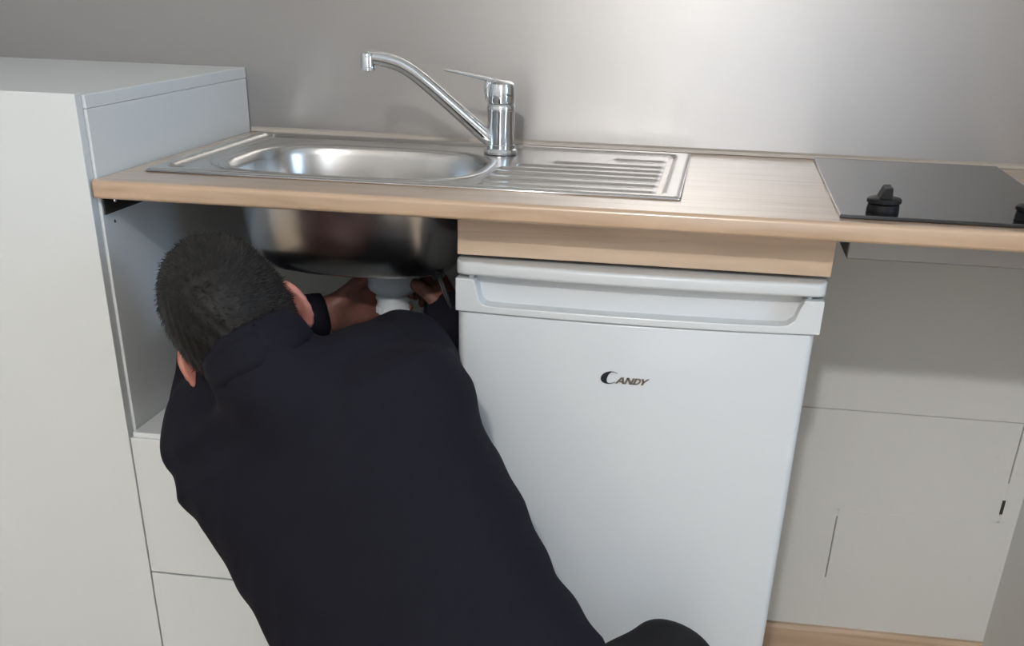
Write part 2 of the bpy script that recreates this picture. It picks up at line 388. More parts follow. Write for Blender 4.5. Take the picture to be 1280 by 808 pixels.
for k, (r, h) in enumerate(prof_b):
    e = BE if r > .9 else BE-.9*(.9-r)/.76
    ox = (.333-BX)*np.clip((.7-r)/.56, 0, 1); oy = (-.300-BY)*np.clip((.7-r)/.56, 0, 1)
    if k == len(prof_b)-1:
        ring = [bm.verts.new((.333+.026*math.cos(2*math.pi*q/seg), -.300+.026*math.sin(2*math.pi*q/seg), H+h)) for q in range(seg)]
    else:
        ring = []
        for q in range(seg):
            sx, sy = sup(2*math.pi*q/seg, BA*r, BB*r if r < .99 else BB+(r-1)*BA, e); ring.append(bm.verts.new((BX+ox+sx, BY+oy+sy, H+h)))
    rings.append(ring)
for a, b in zip(rings, rings[1:]):
    for k in range(seg): bm.faces.new((a[k], a[(k+1) % seg], b[(k+1) % seg], b[k]))
bowl = from_bm('bowl', bm, M_sink, sink, True); place(bowl, sink)
md = bowl.modifiers.new('thickness', 'SOLIDIFY'); md.thickness = .0012; md.offset = -1
lathe('strainer', [(.030, .0), (.030, .002), (.022, .0025), (.020, -.004), (.004, -.004), (.004, .001)], (.333, -.300, H-.1495), M_sinkp, sink)
# drain fitting screwed under the bowl
dn = tag(empty('drain_fitting', (.333, -.300, .72)), 'grey plastic waste fitting with white nut under the sink bowl', 'drain')
zt = H-.1525
lathe('cup', [(.020, 0), (.043, -.001), (.0445, -.004), (.0445, -.009), (.042, -.010), (.042, -.028), (.039, -.034), (.032, -.039), (.024, -.0405), (.024, -.045)], (.333, -.300, zt), M_pvc, dn)
bm = bmesh.new()
add_lathe(bm, [(.020, -.042), (.0285, -.043), (.0295, -.046), (.0295, -.049), (.0275, -.050), (.0275, -.060), (.0285, -.0605), (.0285, -.070), (.026, -.0715), (.020, -.072)], (.333, -.300, zt))
for k in range(16):
    a = 2*math.pi*k/16; add_tube(bm, [(.333+.0285*math.cos(a), -.300+.0285*math.sin(a), zt-.0605), (.333+.0285*math.cos(a), -.300+.0285*math.sin(a), zt-.0705)], .0014, 6)
nu = from_bm('nut', bm, M_pvc2, dn, True); place(nu, dn); autosmooth(nu)
tube('pipe', [(.333, -.300, zt-.070), (.333, -.300, zt-.10), (.335, -.29, zt-.125), (.335, -.25, zt-.14), (.335, -.18, zt-.14), (.335, -.02, zt-.14)], .020, M_pvc2, dn)
hs = tube('supply_hose', [(.47, -.16, ZB-.02), (.44, -.17, ZB-.08), (.385, -.19, .77), (.365, -.20, .70), (.37, -.16, .64), (.37, -.02, .62)], .007, M_hose)
tag(hs, 'dark flexible water hose hanging behind the sink waste', 'hose')

# ------------------------------------------------------------------ mixer tap
TX, TY = .477, -.150
tap = tag(empty('mixer_tap', (TX, TY, H)), 'chrome single lever mixer tap with long swivel spout on the sink', 'tap')
lathe('base_ring', [(.0, .0), (.0265, .001), (.0275, .004), (.0255, .008), (.023, .009), (.0, .009)], (TX, TY, H+.0015), M_chrome, tap)
lathe('column', [(.0225, .009), (.0225, .014), (.0215, .015), (.0215, .062), (.0225, .066), (.0215, .071), (.0200, .073), (.0, .073)], (TX, TY, H+.0015), M_chrome, tap)
lv = lathe('lever', [(.0, .0735), (.0205, .0735), (.0215, .0755), (.0215, .094), (.0200, .101), (.015, .1045), (.0, .106)], (TX, TY, H+.0015), M_chrome, tap)
z = H+.1
o = tube('lever_arm', [(TX+.004, TY-.002, z+.0035), (TX-.018, TY-.004, z+.0075), (TX-.045, TY-.010, z+.0125), (TX-.075, TY-.016, z+.0175), (TX-.088, TY-.019, z+.0195)], [.0125, .0115, .0085, .0065, .0058], M_chrome, lv, 16, .30); place(o, lv)
o = tube('lever_grip', [(TX-.0195, TY-.004, z-.022), (TX-.0215, TY-.006, z-.004), (TX-.017, TY-.006, z+.006), (TX-.004, TY-.006, z+.006)], [.0045, .005, .005, .004], M_chrome, lv, 14); place(o, lv)
sp = tube('spout', [(TX-.010, TY-.004, H+.020), (TX-.030, TY-.012, H+.034), (TX-.075, TY-.032, H+.072), (TX-.118, TY-.052, H+.108), (TX-.145, TY-.064, H+.1255), (TX-.170, TY-.075, H+.1335), (TX-.194, TY-.086, H+.1365)], [.0125, .0115, .0105, .0102, .0100, .0098, .0095], M_chrome, tap, 24, 1.0, 10)
o = lathe('aerator', [(.0, .012), (.0095, .012), (.0105, .010), (.0105, -.006), (.0115, -.007), (.0115, -.011), (.009, -.012), (.0, -.011)], (TX-.192, TY-.085, H+.130), M_chrome, sp); place(o, sp)

# ------------------------------------------------------------------ fridge
FX0, FX1, FY = .4855, .9845, -.540
fr = tag(empty('fridge', (.735, -.30, 0)), 'white undercounter fridge under the oak worktop', 'fridge')
XC = (FX0+FX1)/2; BUL = .015
def bulge(o):
    for v in o.data.vertices:
        k = max(0, 1-((v.co.x-XC)/.25)**2)
        w = np.clip((-.45-v.co.y)/.06, 0, 1)
        v.co.y -= BUL*k*w
def sub_prism(name, poly, a0, a1, material, parent, n=24, axis='x'):
    """prism along x cut in n slices so that its front can bow"""
    bm = bmesh.new(); R = []
    for k in range(n+1):
        xx = a0+(a1-a0)*k/n; R.append([bm.verts.new((xx, p[0], p[1])) for p in poly])
    for a, b in zip(R, R[1:]):
        for i in range(len(poly)): bm.faces.new((a[i], a[(i+1) % len(poly)], b[(i+1) % len(poly)], b[i]))
    bm.faces.new(R[0]); bm.faces.new(R[-1][::-1])
    o = from_bm(name, bm, material, parent, False); place(o, parent); return o
box('body', FX0+.004, FX1-.004, -.478, -.03, .02, .834, M_fridge, fr, .004, 2)
def rounded_end(o, r=.010, span=None):          # round the left and right front corners in plan
    a, b = (FX0, FX1) if span is None else span
    for v in o.data.vertices:
        for s, e in ((1, a), (-1, b)):
            d = (v.co.x-e)*s
            if d < r:
                k = r-math.sqrt(max(0, r*r-(r-d)**2)); fw = np.clip((-.50-v.co.y)/.03, 0, 1); v.co.y += k*fw
def xs_slices(a, b, r, n=24):
    xs = [a+r*(1-math.cos(q*math.pi/16)) for q in range(8)]; ys = [b-(x-a) for x in xs][::-1]
    mid = list(np.linspace(a+r, b-r, n+1)); return xs+mid+ys
def sliced(name, poly, a, b, r, material, parent):
    bm = bmesh.new(); R = []
    for xx in xs_slices(a, b, r): R.append([bm.verts.new((xx, p[0], p[1])) for p in poly])
    for q, w in zip(R, R[1:]):
        for i in range(len(poly)): bm.faces.new((q[i], q[(i+1) % len(poly)], w[(i+1) % len(poly)], w[i]))
    bm.faces.new(R[0]); bm.faces.new(R[-1][::-1])
    o = from_bm(name, bm, material, parent, False); rounded_end(o, r, (a, b)); bulge(o); place(o, parent); autosmooth(o, 35); return o
def rpoly(y0, y1, z0, z1, r, n=4):              # section with rounded front (y0 is the front) corners
    P = [(y1, z0)]
    for k in range(n+1):
        a = math.pi*1.5-k/n*math.pi/2; P.append((y0+r+r*math.cos(a), z0+r+r*math.sin(a)))
    for k in range(n+1):
        a = math.pi-k/n*math.pi/2; P.append((y0+r+r*math.cos(a), z1-r+r*math.sin(a)))
    return P+[(y1, z1)]
sliced('lid', rpoly(-.5426, -.03, .8335, .8515, .005), FX0-.0005, FX1+.0005, .014, M_fridge_t, fr)
ZD = .785
door = sliced('door', rpoly(-.5405, -.482, .085, ZD, .004), FX0+.002, FX1-.006, .012, M_fridge, fr)
# handle band across the top of the door: two cheeks with slanted ends, a lip and the recessed grip
bandp = [(FX0, ZD+.0005), (FX1, ZD+.0005), (FX1, .8295), (FX1-.026, .8295), (FX1-.031, .818), (FX1-.036, .803), (FX1-.044, .797), (FX1-.052, .7955), (FX0+.048, .7955), (FX0+.040, .797), (FX0+.034, .803), (FX0+.030, .818), (FX0+.026, .8295), (FX0, .8295)]
bm = bmesh.new(); add_prism(bm, bandp, 'y', -.5445, -.512)
for xx in np.linspace(FX0+.01, FX1-.01, 27):
    bmesh.ops.bisect_plane(bm, geom=bm.verts[:]+bm.edges[:]+bm.faces[:], plane_co=(xx, 0, 0), plane_no=(1, 0, 0))
hb = from_bm('handle_band', bm, M_fridge_t, fr); bulge(hb); place(hb, fr); bevelled(hb, .0016, 2)
sliced('grip_recess', [(-.516, .7865), (-.516, .8290), (-.484, .8290), (-.484, .7865)], FX0+.001, FX1-.001, .01, M_fridge, fr)
for xx in (FX0+.02, FX1-.02): lathe('hinge_pin', [(.004, 0), (.004, .006)], (xx, -.53, .829), M_pvc2, fr, (0, 0, 1), 12)
for xx in (FX0+.04, FX1-.04):
    for yy in (-.44, -.08): lathe('foot', [(.018, 0), (.018, .012), (.010, .013), (.010, .022)], (xx, yy, 0), M_black, fr, (0, 0, 1), 16)
# lettering: big crescent C and small slanted capitals
LY = -.5405-BUL*(1-((.73-XC)/.25)**2)-.0012
def letter(name, polys, material):
    bm = bmesh.new()
    for poly in polys: add_prism(bm, poly, 'y', LY, LY+.0022)
    o = from_bm(name, bm, material, door); place(o, door); return o
lx, lz, cap = .6965, .7035, .0115
cp = []
for k in range(33):
    a = math.radians(42+k/32*280); cp.append((lx+.0118+.0122*math.cos(a)+.0022*math.sin(a), lz+.0075+.0088*math.sin(a)))
ci = []
for k in range(33):
    a = math.radians(46+k/32*272); w = math.sin(math.pi*k/32)
    ci.append((lx+.0118+.0046*w**1.5+(.0118-.0040*w)*math.cos(a)+.0022*math.sin(a), lz+.0075+(.0086-.0014*w)*math.sin(a)))
quads = [[cp[k], cp[k+1], ci[k+1], ci[k]] for k in range(32)]
letter('letter_c', quads, M_logo_d)
def bar(p, q, w):
    return [(p[0]-w, p[1]), (p[0]+w, p[1]), (q[0]+w, q[1]), (q[0]-w, q[1])]
def sh(x, z): return (lx+x+z*.45, lz+z)
def shb(x0, z0, x1, z1, w): 
    a, b = sh(x0, z0), sh(x1, z1); return bar(a, b, w)
hh, w = .0088, .0016
letter('letter_a', [shb(.0215, 0, .0250, hh, w), shb(.0310, 0, .0262, hh, w), [sh(.0232, .0022), sh(.0300, .0022), sh(.0296, .0040), sh(.0238, .0040)]], M_logo_g)
letter('letter_n', [shb(.0335, 0, .0335, hh, w), shb(.0415, 0, .0340, hh, w*1.1), shb(.0418, 0, .0418, hh, w)], M_logo_g)
dd = []
for k in range(13):
    a = -math.pi/2+k/12*math.pi; p0 = sh(.0490+.0046*math.cos(a), hh/2+hh/2*math.sin(a)); p1 = sh(.0484+.0026*math.cos(a), hh/2+(hh/2-.0016)*math.sin(a)); dd.append((p0, p1))
letter('letter_d', [shb(.0455, 0, .0455, hh, w), [sh(.045, 0), sh(.049, 0), sh(.0484, .0016), sh(.045, .0016)], [sh(.045, hh-.0016), sh(.0484, hh-.0016), sh(.049, hh), sh(.045, hh)]]+[[dd[k][0], dd[k+1][0], dd[k+1][1], dd[k][1]] for k in range(12)], M_logo_g)
letter('letter_y', [shb(.0575, 0, .0575, hh*.48, w), shb(.0575, hh*.40, .0540, hh, w), shb(.0575, hh*.40, .0620, hh, w)], M_logo_g)

# ------------------------------------------------------------------ hob
hob = tag(empty('hob', (1.127, -.30, H)), 'narrow black glass hob set in the worktop', 'hob')
bm = bmesh.new(); add_box(bm, .982, 1.273, -.574, -.022, H+.0006, H+.0050, .0008, 2); place(from_bm('glass_plate', bm, M_glass, hob), hob)
box('casing', 1.010, 1.246, -.468, -.06, ZB-.044, ZB-.0005, M_casing, hob, .002, 1)
def knob(xx, yy):
    z = H+.0050
    k = lathe('knob', [(.0, 0), (.0200, 0), (.0205, .002), (.0195, .0085), (.0175, .0095), (.0215, .0110), (.0215, .0150), (.0195, .0165), (.010, .017), (.0, .017)], (xx, yy, z), M_black, hob, (0, 0, 1), 40)
    bm = bmesh.new(); add_prism(bm, [(xx-.0085, z+.016), (xx+.0080, z+.016), (xx+.0064, z+.030), (xx-.0026, z+.0295)], 'y', yy-.017, yy+.017)
    g = from_bm('grip', bm, M_black, k); place(g, k); bevelled(g, .0012)
    o = box('pointer', xx-.0018, xx+.0018, yy-.0185, yy-.0168, z+.0115, z+.0165, M_pvc2, k); place(o, k)
knob(1.037, -.535); knob(1.218, -.535)

# ------------------------------------------------------------------ ceiling lamp behind the camera
lamp = tag(empty('ceiling_lamp', (LAMP[0], LAMP[1], 2.5)), 'small round ceiling lamp in front of the worktop', 'lamp')
lathe('rose', [(.0, 0), (.06, 0), (.06, -.03), (.045, -.045), (.02, -.05), (.02, -.08), (.0, -.08)], (LAMP[0], LAMP[1], 2.4995), M_frame, lamp, (0, 0, 1), 32)
bm = bmesh.new(); bmesh.ops.create_uvsphere(bm, u_segments=24, v_segments=12, radius=LAMP_R)
for v in bm.verts: v.co += Vector(LAMP)
place(from_bm('globe', bm, M_lamp, lamp, True), lamp)

# ------------------------------------------------------------------ implicit-surface modelling for the figure
class Field:
    def __init__(s, lo, hi, h):
        s.lo, s.h = np.array(lo, float), h; s.n = np.ceil((np.array(hi)-s.lo)/h).astype(int)+1
        s.d = np.full(s.n, .2, np.float32)
    def region(s, lo, hi):
        a = np.clip(np.floor((np.array(lo)-s.lo)/s.h).astype(int), 0, s.n); b = np.clip(np.ceil((np.array(hi)-s.lo)/s.h).astype(int)+1, 0, s.n)
        sl = tuple(slice(i, j) for i, j in zip(a, b)); ax = [s.lo[k]+s.h*np.arange(a[k], b[k]) for k in range(3)]
        return sl, np.stack(np.meshgrid(*ax, indexing='ij'), -1)
    def merge(s, lo, hi, fn, k, pad=.03, sub=False):
        lo, hi = np.array(lo)-pad-k, np.array(hi)+pad+k
        sl, P = s.region(lo, hi)
        if P.size == 0: return
        d = fn(P).astype(np.float32); o = s.d[sl]
        if sub: s.d[sl] = smax(o, -d, k)
        else: s.d[sl] = smin(o, d, k)
    def cap(s, a, b, ra, rb, k=.01, **kw):
        a, b = np.array(a, float), np.array(b, float); r = max(ra, rb)
        def fn(P):
            ab = b-a; t = np.clip(((P-a)@ab)/(ab@ab+1e-12), 0, 1); return np.linalg.norm(P-a-t[..., None]*ab, axis=-1)-(ra+(rb-ra)*t)
        s.merge(np.minimum(a, b)-r, np.maximum(a, b)+r, fn, k, **kw)
    def ell(s, c, axes, radii, k=.01, **kw):
        c = np.array(c, float); A = np.array(axes, float); rd = np.array(radii, float); r = max(rd)
        def fn(P):
            q = (P-c)@A.T; k0 = np.linalg.norm(q/rd, axis=-1); k1 = np.linalg.norm(q/(rd*rd), axis=-1); return k0*(k0-1)/np.maximum(k1, 1e-6)
        s.merge(c-r, c+r, fn, k, **kw)
    def mesh(s, name):
        d = s.d; n = d.shape; neg = d < 0
        cell = np.zeros((n[0]-1, n[1]-1, n[2]-1), np.uint8)
        for i in (0, 1):
            for j in (0, 1):
                for k in (0, 1): cell += neg[i:n[0]-1+i, j:n[1]-1+j, k:n[2]-1+k]
        act = np.argwhere((cell > 0) & (cell < 8)); ids = np.full(cell.shape, -1, np.int32); ids[tuple(act.T)] = np.arange(len(act))
        acc = np.zeros((len(act), 3)); cnt = np.zeros(len(act))
        cor = [(i, j, k) for i in (0, 1) for j in (0, 1) for k in (0, 1)]
        for a in cor:
            for ax in range(3):
                if a[ax]: continue
                b = list(a); b[ax] = 1
                da = d[tuple((act+a).T)]; db = d[tuple((act+b).T)]; c = (da < 0) != (db < 0)
                t = np.where(c, da/np.where(c, da-db, 1), 0); p = np.array(a, float)[None]+np.zeros((len(act), 3)); p[:, ax] += t
                acc[c] += p[c]; cnt[c] += 1
        V = s.lo+s.h*(act+acc/cnt[:, None]); F = []
        for ax in range(3):
            a1, a2 = (ax+1) % 3, (ax+2) % 3
            sl0 = [slice(1, n[q]-1) for q in range(3)]; sl0[ax] = slice(0, n[ax]-1); sl1 = list(sl0); sl1[ax] = slice(1, n[ax])
            A, B = neg[tuple(sl0)], neg[tuple(sl1)]; e = np.argwhere(A != B)
            off = np.array([1 if q != ax else 0 for q in range(3)]); p = e+off
            u1 = np.zeros(3, int); u1[a1] = 1; u2 = np.zeros(3, int); u2[a2] = 1
            q = np.stack([ids[tuple((p-u1-u2).T)], ids[tuple((p-u2).T)], ids[tuple(p.T)], ids[tuple((p-u1).T)]], 1)
            fl = A[tuple(e.T)]; q[~fl] = q[~fl][:, ::-1]; F.append(q)
        F = np.concatenate(F)
        me = bpy.data.meshes.new(name); me.from_pydata(V.tolist(), [], F.tolist()); me.update()
        return me
def smin(a, b, k):
    h = np.clip(.5+.5*(b-a)/k, 0, 1); return b+(a-b)*h-k*h*(1-h)
def smax(a, b, k): return -smin(-a, -b, k)
def unit(v): v = np.array(v, float); return v/np.linalg.norm(v)

# pose --------------------------------------------------------------
# torso sections: left and right edge of the jacket in the photograph, on the plane y
SEC = [((600, 985), (800, 868), -.83), ((430, 960), (746, 797), -.82), ((388, 870), (688, 724), -.80), ((350, 793), (645, 626), -.77), ((315, 725), (604, 550), -.742), ((266, 653), (582, 480), -.724), ((246, 608), (560, 443), -.714), ((262, 560), (492, 440), -.705)]
SEC = SEC[1:]
sec = []
for (l, r, y) in SEC:
    L, R_ = px(*l, y), px(*r, y); sec.append(((L+R_)/2, np.linalg.norm(R_-L)/2, (R_-L)/np.linalg.norm(R_-L)))
SB = [.125, .125, .122, .122, .122, .115, .100]
SPN = unit(sec[-1][0]-sec[0][0]); TS = np.array([(c-sec[0][0])@SPN for c, _, _ in sec])
CN = np.array([c for c, _, _ in sec]); AW = np.array([a for _, a, _ in sec]); LV = np.array([v for _, _, v in sec]); BD = np.array(SB)
def torso_fn(infl, endr=.045):
    def fn(P):
        t = (P-sec[0][0])@SPN; tc = np.clip(t, TS[0], TS[-1])
        c = np.stack([np.interp(tc, TS, CN[:, i]) for i in range(3)], -1); lv = np.stack([np.interp(tc, TS, LV[:, i]) for i in range(3)], -1)
        lv = lv-(lv@SPN)[..., None]*SPN; lv /= np.linalg.norm(lv, axis=-1, keepdims=True)
        dv = np.cross(SPN, lv); q = P-c; a = np.interp(tc, TS, AW)+infl; b = np.interp(tc, TS, BD)+infl
        u = np.abs((q*lv).sum(-1))/a; w = np.abs((q*dv).sum(-1))/b; e = np.abs(t-tc)/(endr+infl)
        k = (u**2.5+w**2.5+e**2.5)**(1/2.5)
        return (k-1)*np.minimum(b, .12)
    return fn
HC = px(304, 416, -.675)       # base of the neck, point between the ears
E_R = unit(px(362, 374, -.70)-px(240, 455, -.70)); VIEW = unit(HC-CAM)
E_R = unit(E_R-.85*(E_R@VIEW)*VIEW)
U0 = unit(np.cross(E_R, VIEW)); U0 = U0 if U0[2] > 0 else -U0
U0 = unit(U0-.28*VIEW); U0 = unit(U0-(U0@E_R)*E_R); FW = np.cross(U0, E_R)
HAX = np.array([E_R, FW, U0])
def hd(r, f, u): return HC+r*E_R+f*FW+u*U0
LSH, RSH = px(260, 552, -.69), px(507, 457, -.585)
LEL, LWR = np.array([.075, -.42, .695]), px(409, 394, -.315)
REL, RWR = np.array([.415, -.36, .645]), px(561, 408, -.335)
ND = unit(.85*U0+.45*FW); CF = np.cross(ND, E_R)
NECK = px(303, 424, -.825)+.068*CF-.024*ND       # collar centre from the visible rear rim
def head_field(F):
    F.ell(hd(0, -.012, .042), HAX, (.0725, .092, .084), .01)
    F.ell(hd(0, .030, -.005), HAX, (.066, .070, .075), .03)
    F.ell(hd(0, .050, -.052), HAX, (.050, .052, .050), .03)
    F.cap(hd(0, .075, -.085), hd(0, .080, -.080), .016, .018, .02)           # chin
    F.cap(hd(0, .098, .012), hd(0, .114, -.022), .009, .0125, .012)          # nose
    for s in (-1, 1):
        F.cap(hd(s*.010, .108, -.026), hd(s*.011, .104, -.026), .007, .007, .006)
        F.ell(hd(s*.031, .104, .012), HAX, (.016, .012, .010), .008, sub=True)   # eye sockets
        F.ell(hd(s*.031, .085, .011), HAX, (.0125, .0125, .0125), .003)           # eyeballs
        F.cap(hd(s*.014, .100, .028), hd(s*.046, .088, .029), .006, .005, .01)   # brows
        F.ell(hd(s*.045, .070, -.018), HAX, (.020, .020, .020), .02)             # cheeks
        ea = np.array([unit(HAX[0]*.62*s-HAX[1]*.78), unit(HAX[1]*.62+s*HAX[0]*.78), HAX[2]])
        c = hd(s*.079, -.008, -.004)
        F.ell(c, ea, (.019, .0055, .031), .006)                                   # ear
        n = ea[1]
        F.ell(c+n*.006+ea[0]*.0, ea, (.009, .005, .020), .004, sub=True)
        hx = [c+ea[0]*(.019*math.cos(q))+ea[2]*(.029*math.sin(q))+n*.002 for q in np.linspace(-1.2, 2.6, 10)]
        for p, q in zip(hx, hx[1:]): F.cap(p, q, .0042, .0042, .004)
        F.cap(c-ea[2]*.028+ea[0]*.002, c-ea[2]*.032, .0075, .006, .006)           # lobe
        F.cap(hd(s*.068, .010, -.006), c, .012, .006, .012)
    F.cap(hd(-.020, .096, -.050), hd(.020, .096, -.050), .0065, .0065, .008)
    F.cap(hd(-.018, .106, -.0465), hd(.018, .106, -.0465), .0014, .0014, .002, sub=True)
    F.cap(hd(0, -.022, -.035), NECK, .050, .053, .015)
def hand(F, wr, X, Y, side, curls, thumb, sc=1.0, spread=.06):
    """wr wrist, X index->little, Y along the fingers, side +1 right hand -1 left; curls per finger (3 angles)"""
    X, Y = unit(X), unit(Y); X = unit(X-(X@Y)*Y); Zb = side*np.cross(X, Y)
    q = lambda x, y, z: wr+sc*(x*X+y*Y+z*Zb)
    F.cap(q(0, -.02, 0), q(0, .010, 0), .027*sc, .024*sc, .012)
    for x in (-.027, -.009, .009, .026):
        F.cap(q(x*.55, .012, 0), q(x, .082, .002), .0145*sc, .0115*sc, .012)
    F.cap(q(-.020, .02, -.010), q(-.030, .055, -.010), .015*sc, .012*sc, .012)
    for i, (x, ln, r) in enumerate(((-.028, .078, .0090), (-.009, .086, .0093), (.010, .080, .0089), (.027, .063, .0078))):
        p = q(x, .084, .001); a = 0.; sp = (x/.028)*spread
        for j, f in enumerate((.46, .30, .24)):
            a += curls[i][j]; d = math.cos(a)*(Y*math.cos(sp)+X*math.sin(sp))-math.sin(a)*Zb; e = p+sc*ln*f*d
            rr = r*(1-.09*j)*sc; F.cap(p, e, rr, rr*.92, .003); p = e
    p = q(-.026, .030, -.006)
    for dv, ln, r in zip(thumb, (.040, .032, .025), (.0125, .0105, .0095)):
        d = unit(dv[0]*X+dv[1]*Y+dv[2]*Zb); e = p+sc*ln*d; F.cap(p, e, r*sc, r*.9*sc, .004); p = e
HP = CN[0]-.06*SPN
RHIP, LHIP = HP+np.array([.06, -.02, -.02]), HP+np.array([-.085, 0, -.02])
RKN, RAN = np.array([.830, -.705, .325]), np.array([.86, -1.02, .10])
LKN, LAN = np.array([.330, -.690, .075]), np.array([.47, -1.06, .075])
RH_X, RH_Y = (.25, .55, -.80), (-.22, .75, .52)
LH_X, LH_Y = (.15, .25, -.95), (.86, .35, .26)

person_base = np.array([HP[0], HP[1], 0])
F = Field((-.02, -1.30, .0), (1.12, -.15, 1.0), .0042)
F.merge((.1, -1.0, .1), (.85, -.5, .85), torso_fn(-.03), .02)
head_field(F)
F.cap(LSH, LEL, .042, .036, .03); F.cap(LEL, LWR, .036, .026, .01)
F.cap(RSH, REL, .042, .036, .03); F.cap(REL, RWR, .036, .026, .01)
hand(F, RWR, RH_X, RH_Y, 1, [(.75, 1.25, .8), (.8, 1.3, .8), (.85, 1.3, .8), (.9, 1.3, .8)], [(-.55, .6, -.55), (-.2, .65, -.75), (.2, .45, -.85)], .92)
hand(F, LWR, LH_X, LH_Y, -1, [(.25, .45, .3), (.3, .5, .3), (.35, .5, .3), (.35, .5, .3)], [(-.45, .85, -.2), (-.15, .95, -.1), (.05, .98, -.05)], .92)
F.cap(RHIP, RKN, .072, .05, .02); F.cap(RKN, RAN, .048, .034, .01)
F.cap(LHIP, LKN, .072, .05, .02); F.cap(LKN, LAN, .048, .034, .01)
F.cap(RAN, RAN+np.array([.03, .16, -.055]), .032, .028, .01); F.cap(LAN, LAN+np.array([.03, -.16, -.02]), .034, .028, .01)
me = F.mesh('person'); me.materials.append(M_skin); me.materials.append(M_hand)
pc = np.empty(len(me.polygons)*3); me.polygons.foreach_get('center', pc); pc = pc.reshape(-1, 3)
near = np.minimum(np.linalg.norm(pc-(LWR+.07*unit(LH_Y)), axis=1)-.13, np.linalg.norm(pc-(RWR+.07*unit(RH_Y)), axis=1)-.13) < 0
me.polygons.foreach_set('material_index', near.astype(np.int32))
person = bpy.data.objects.new('person', me); COL.objects.link(person)
for p in me.polygons: p.use_smooth = True
tag(person, 'person in a navy jacket crouching with head and arms under the sink', 'person')

# hair: a cap over the skull, cropped at nape, ears and forehead, with short tufts
F = Field(HC-.17, HC+.17, .0032)
F.ell(hd(0, -.012, .042), HAX, (.0725+.007, .092+.008, .084+.008), .01)
F.ell(hd(0, -.020, .0), HAX, (.070, .080, .070), .03)
F.cap(hd(0, -.022, -.030), .3*hd(0, -.022, -.035)+.7*NECK, .0595, .0625, .02)
lo, hi = HC-.17, HC+.17
def hair_cut(P):
    q = (P-HC)@HAX.T; r, f, u = np.abs(q[..., 0]), q[..., 1], q[..., 2]
    nape = np.where(u < -.045, np.maximum(-(u+.14), f+.015), -.05)
    face = np.where(u > .058, f-.078, (f-.030)+np.clip(.058-u, 0, .03)*-.2)
    ear = .030-np.hypot(f+.004, (u+.012)*.85)
    ear = np.where(r > .045, ear, -.05)
    return np.maximum(np.maximum(nape, face), ear)
def cut(P): return -hair_cut(P)
F.merge(lo, hi, cut, .004, sub=True)
def hnoise(P):
    q = (P-HC)@HAX.T
    return .0016*np.sin(q[..., 0]*170+6*np.sin(q[..., 1]*40))*np.sin(q[..., 2]*150+5*np.sin(q[..., 0]*50))
sl, P = F.region(lo, hi); F.d[sl] += hnoise(P).astype(np.float32)
me = F.mesh('hair')
for p in me.polygons: p.use_smooth = True
HN = np.array([v.normal for v in me.vertices]); HV = np.array([v.co for v in me.vertices])
sel = RNG.choice(len(HV), 9000); tv, tf = [], []
WH = hd(-.012, -.068, .092)             # whorl
for i in sel:
    p, nn = HV[i], HN[i]; q = HAX@(p-HC)
    rad = p-WH; rad = rad-(rad@nn)*nn; rad = rad/(np.linalg.norm(rad)+1e-6); sw = np.cross(nn, rad)
    d = unit(nn*.55+rad*.8+sw*.5+RNG.normal(0, .22, 3)); ln = RNG.uniform(.007, .013)*(.55 if q[2] < -.02 else 1)
    s = unit(np.cross(d, nn)+1e-4)*.0006; a = p-nn*.001; b = len(tv)
    tv += [a-s, a+s, a+d*ln*.6+s*.6, a+d*ln*.6-s*.6, a+d*ln-nn*.0015]; tf += [(b, b+1, b+2, b+3), (b+3, b+2, b+4)]
bm = bmesh.new(); bm.from_mesh(me); off = len(bm.verts); vv = [bm.verts.new(v) for v in tv]
for f in tf: bm.faces.new([vv[k] for k in f])
bm.to_mesh(me); bm.free()
hair = link('hair', me, M_hair, person, True); tag(hair, 'short cropped dark hair with a whorl at the crown')

# jacket
F = Field((-.02, -1.10, .10), (.95, -.20, .95), .0050)
F.merge((.05, -1.0, .1), (.9, -.5, .9), torso_fn(.0), .02, pad=.06)
F.cap(LSH, LEL, .062, .050, .08); F.cap(LEL, LWR+.02*unit(LEL-LWR), .050, .034, .02)
F.cap(RSH, REL, .060, .048, .05); F.cap(REL, RWR, .048, .036, .02); F.cap(RWR, RWR+.022*unit(RH_Y), .036, .036, .01)
F.cap(RSH, px(458, 485, -.67), .058, .078, .06)
F.cap(NECK-.03*ND, NECK+.004*ND, .074, .072, .04)
F.cap(px(270, 515, -.68), px(300, 470, -.68), .052, .062, .04)
sl, P = F.region((-.02, -1.1, .1), (.95, -.2, .95))
s1 = (P-sec[0][0])@SPN; s2 = (P-sec[0][0])@LV[3]
wr = 1.0*.0016*np.sin(s1*34+s2*22+2.0*np.sin(s2*14+s1*6))*np.sin(s2*17-s1*9+1.3)+.0008*np.sin(s1*85-s2*50+3*np.sin(s2*23))
F.d[sl] += wr.astype(np.float32)
F.cap(NECK-.03*ND, NECK+.10*ND, .058, .060, .004, sub=True)                # neck opening
def bx(lo, hi):
    lo, hi = np.array(lo), np.array(hi)
    return lambda P: (lambda q: np.linalg.norm(np.maximum(q, 0), axis=-1)+np.minimum(q.max(-1), 0))(np.abs(P-(lo+hi)/2)-(hi-lo)/2)
for lo, hi in (((.483, -.560, .1), (.95, -.2, .9)), ((-.02, -.606, .1), (.4805, -.2, .590))):   # cloth rests against fridge and shelf
    F.merge(lo, hi, bx(lo, hi), .003, sub=True)
me = F.mesh('jacket')
jacket = link('jacket', me, M_jacket, person, True)
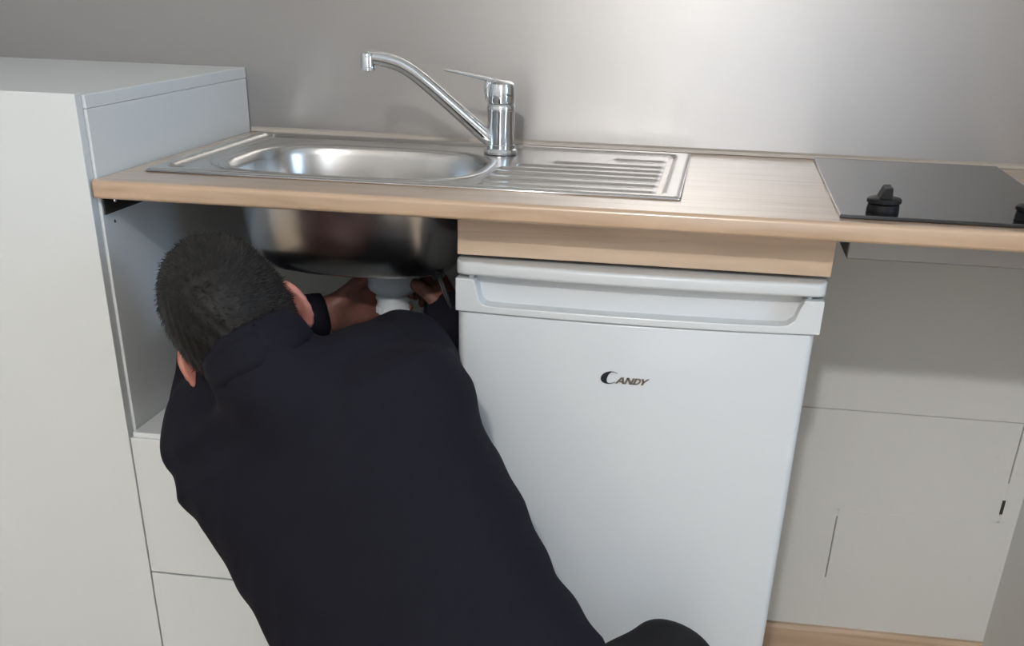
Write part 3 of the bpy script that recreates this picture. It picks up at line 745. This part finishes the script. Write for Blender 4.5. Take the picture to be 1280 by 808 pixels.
# stand collar round the neck
ca = unit(E_R-(E_R@ND)*ND); cb = np.cross(ND, ca)
bm = bmesh.new(); R1 = []; sg = 56
for (r, h) in ((.073, -.012), (.0735, .004), (.0715, .020), (.0690, .0285), (.0655, .0305), (.0630, .027), (.0630, .0), (.064, -.012)):
    ring = []
    for k in range(sg):
        a = 2*math.pi*k/sg; wv = 1+.012*math.sin(3*a+1)+.008*math.sin(7*a)
        ring.append(bm.verts.new(NECK+ND*(h+.004*math.sin(2*a+.5))+wv*r*(ca*math.cos(a)*1.0+cb*math.sin(a)*.98)))
    R1.append(ring)
for a, b in zip(R1, R1[1:]+R1[:1]):
    for k in range(sg): bm.faces.new((a[k], a[(k+1) % sg], b[(k+1) % sg], b[k]))
from_bm('collar', bm, M_jacket, jacket, True)
for wv, el in ((LWR, LEL), (RWR+.040*unit(RH_Y), RWR+.040*unit(RH_Y)-unit(RH_Y))):
    d = unit(el-wv); bm = bmesh.new(); add_lathe(bm, [(.030, -.012), (.0355, -.011), (.0365, 0), (.0365, .022), (.034, .024), (.030, .02)], wv+.018*d, d, 28, True); from_bm('cuff', bm, M_jacket, jacket, True)
# trousers and shoes
F = Field((.15, -1.25, .0), (1.12, -.55, .50), .0060)
F.cap(RHIP, RKN, .108, .078, .05); F.cap(RKN, RAN+.03*unit(RKN-RAN), .076, .056, .02)
F.cap(LHIP, LKN+np.array([0, 0, .01]), .108, .078, .05); F.cap(LKN+np.array([0, 0, .01]), LAN+.03*unit(LKN-LAN), .076, .056, .02)
F.ell(HP, np.eye(3), (.19, .15, .13), .05)
sl, P = F.region((.15, -1.25, 0), (1.12, -.55, .5))
F.d[sl] += (.004*np.sin(P[..., 0]*48+P[..., 2]*30+2*np.sin(P[..., 1]*20))*np.sin(P[..., 1]*25+P[..., 0]*14)).astype(np.float32)
link('trousers', F.mesh('trousers'), M_trous, person, True)
for nm, an, dr_ in (('shoe', RAN, np.array([.03, .16, -.055])), ('shoe', LAN, np.array([.03, -.16, -.02]))):
    F = Field(an-.26, an+.26, .0055); F.cap(an, an+.1*dr_, .044, .044, .01); F.cap(an-.25*dr_+np.array([0, 0, -.012]), an+1.1*dr_, .042, .036, .03)
    link(nm, F.mesh(nm), M_shoe, person, True)

# wrench in the right hand ------------------------------------------
w0, w1 = px(546, 337, -.355), px(563, 384, -.350); wd = unit(w0-w1)
wrn = tag(empty('wrench', tuple(w1)), 'small steel adjustable wrench held in the right hand below the sink', 'wrench')
tube('handle', [w1-.03*wd, w1, w0-.012*wd], [.0055, .006, .0065], M_wrench, wrn, 16, .6, 6)
bm = bmesh.new(); sd = unit(np.cross(wd, (0, 1, 0))); 
def wq(a, b): return w0+a*wd+b*sd
for pl in ([(-.014, -.008), (.006, -.014), (.022, -.012), (.022, -.004), (.006, -.002), (.004, .006), (.020, .008), (.018, .013), (-.002, .013), (-.014, .008)],):
    A = [bm.verts.new(wq(a, b)-np.array([0, .005, 0])) for a, b in pl]; B = [bm.verts.new(wq(a, b)+np.array([0, .005, 0])) for a, b in pl]
    bm.faces.new(A); bm.faces.new(B[::-1])
    for k in range(len(A)): bm.faces.new((A[k], B[k], B[(k+1) % len(A)], A[(k+1) % len(A)]))
o = from_bm('jaw', bm, M_wrench, wrn); place(o, wrn); bevelled(o, .001)
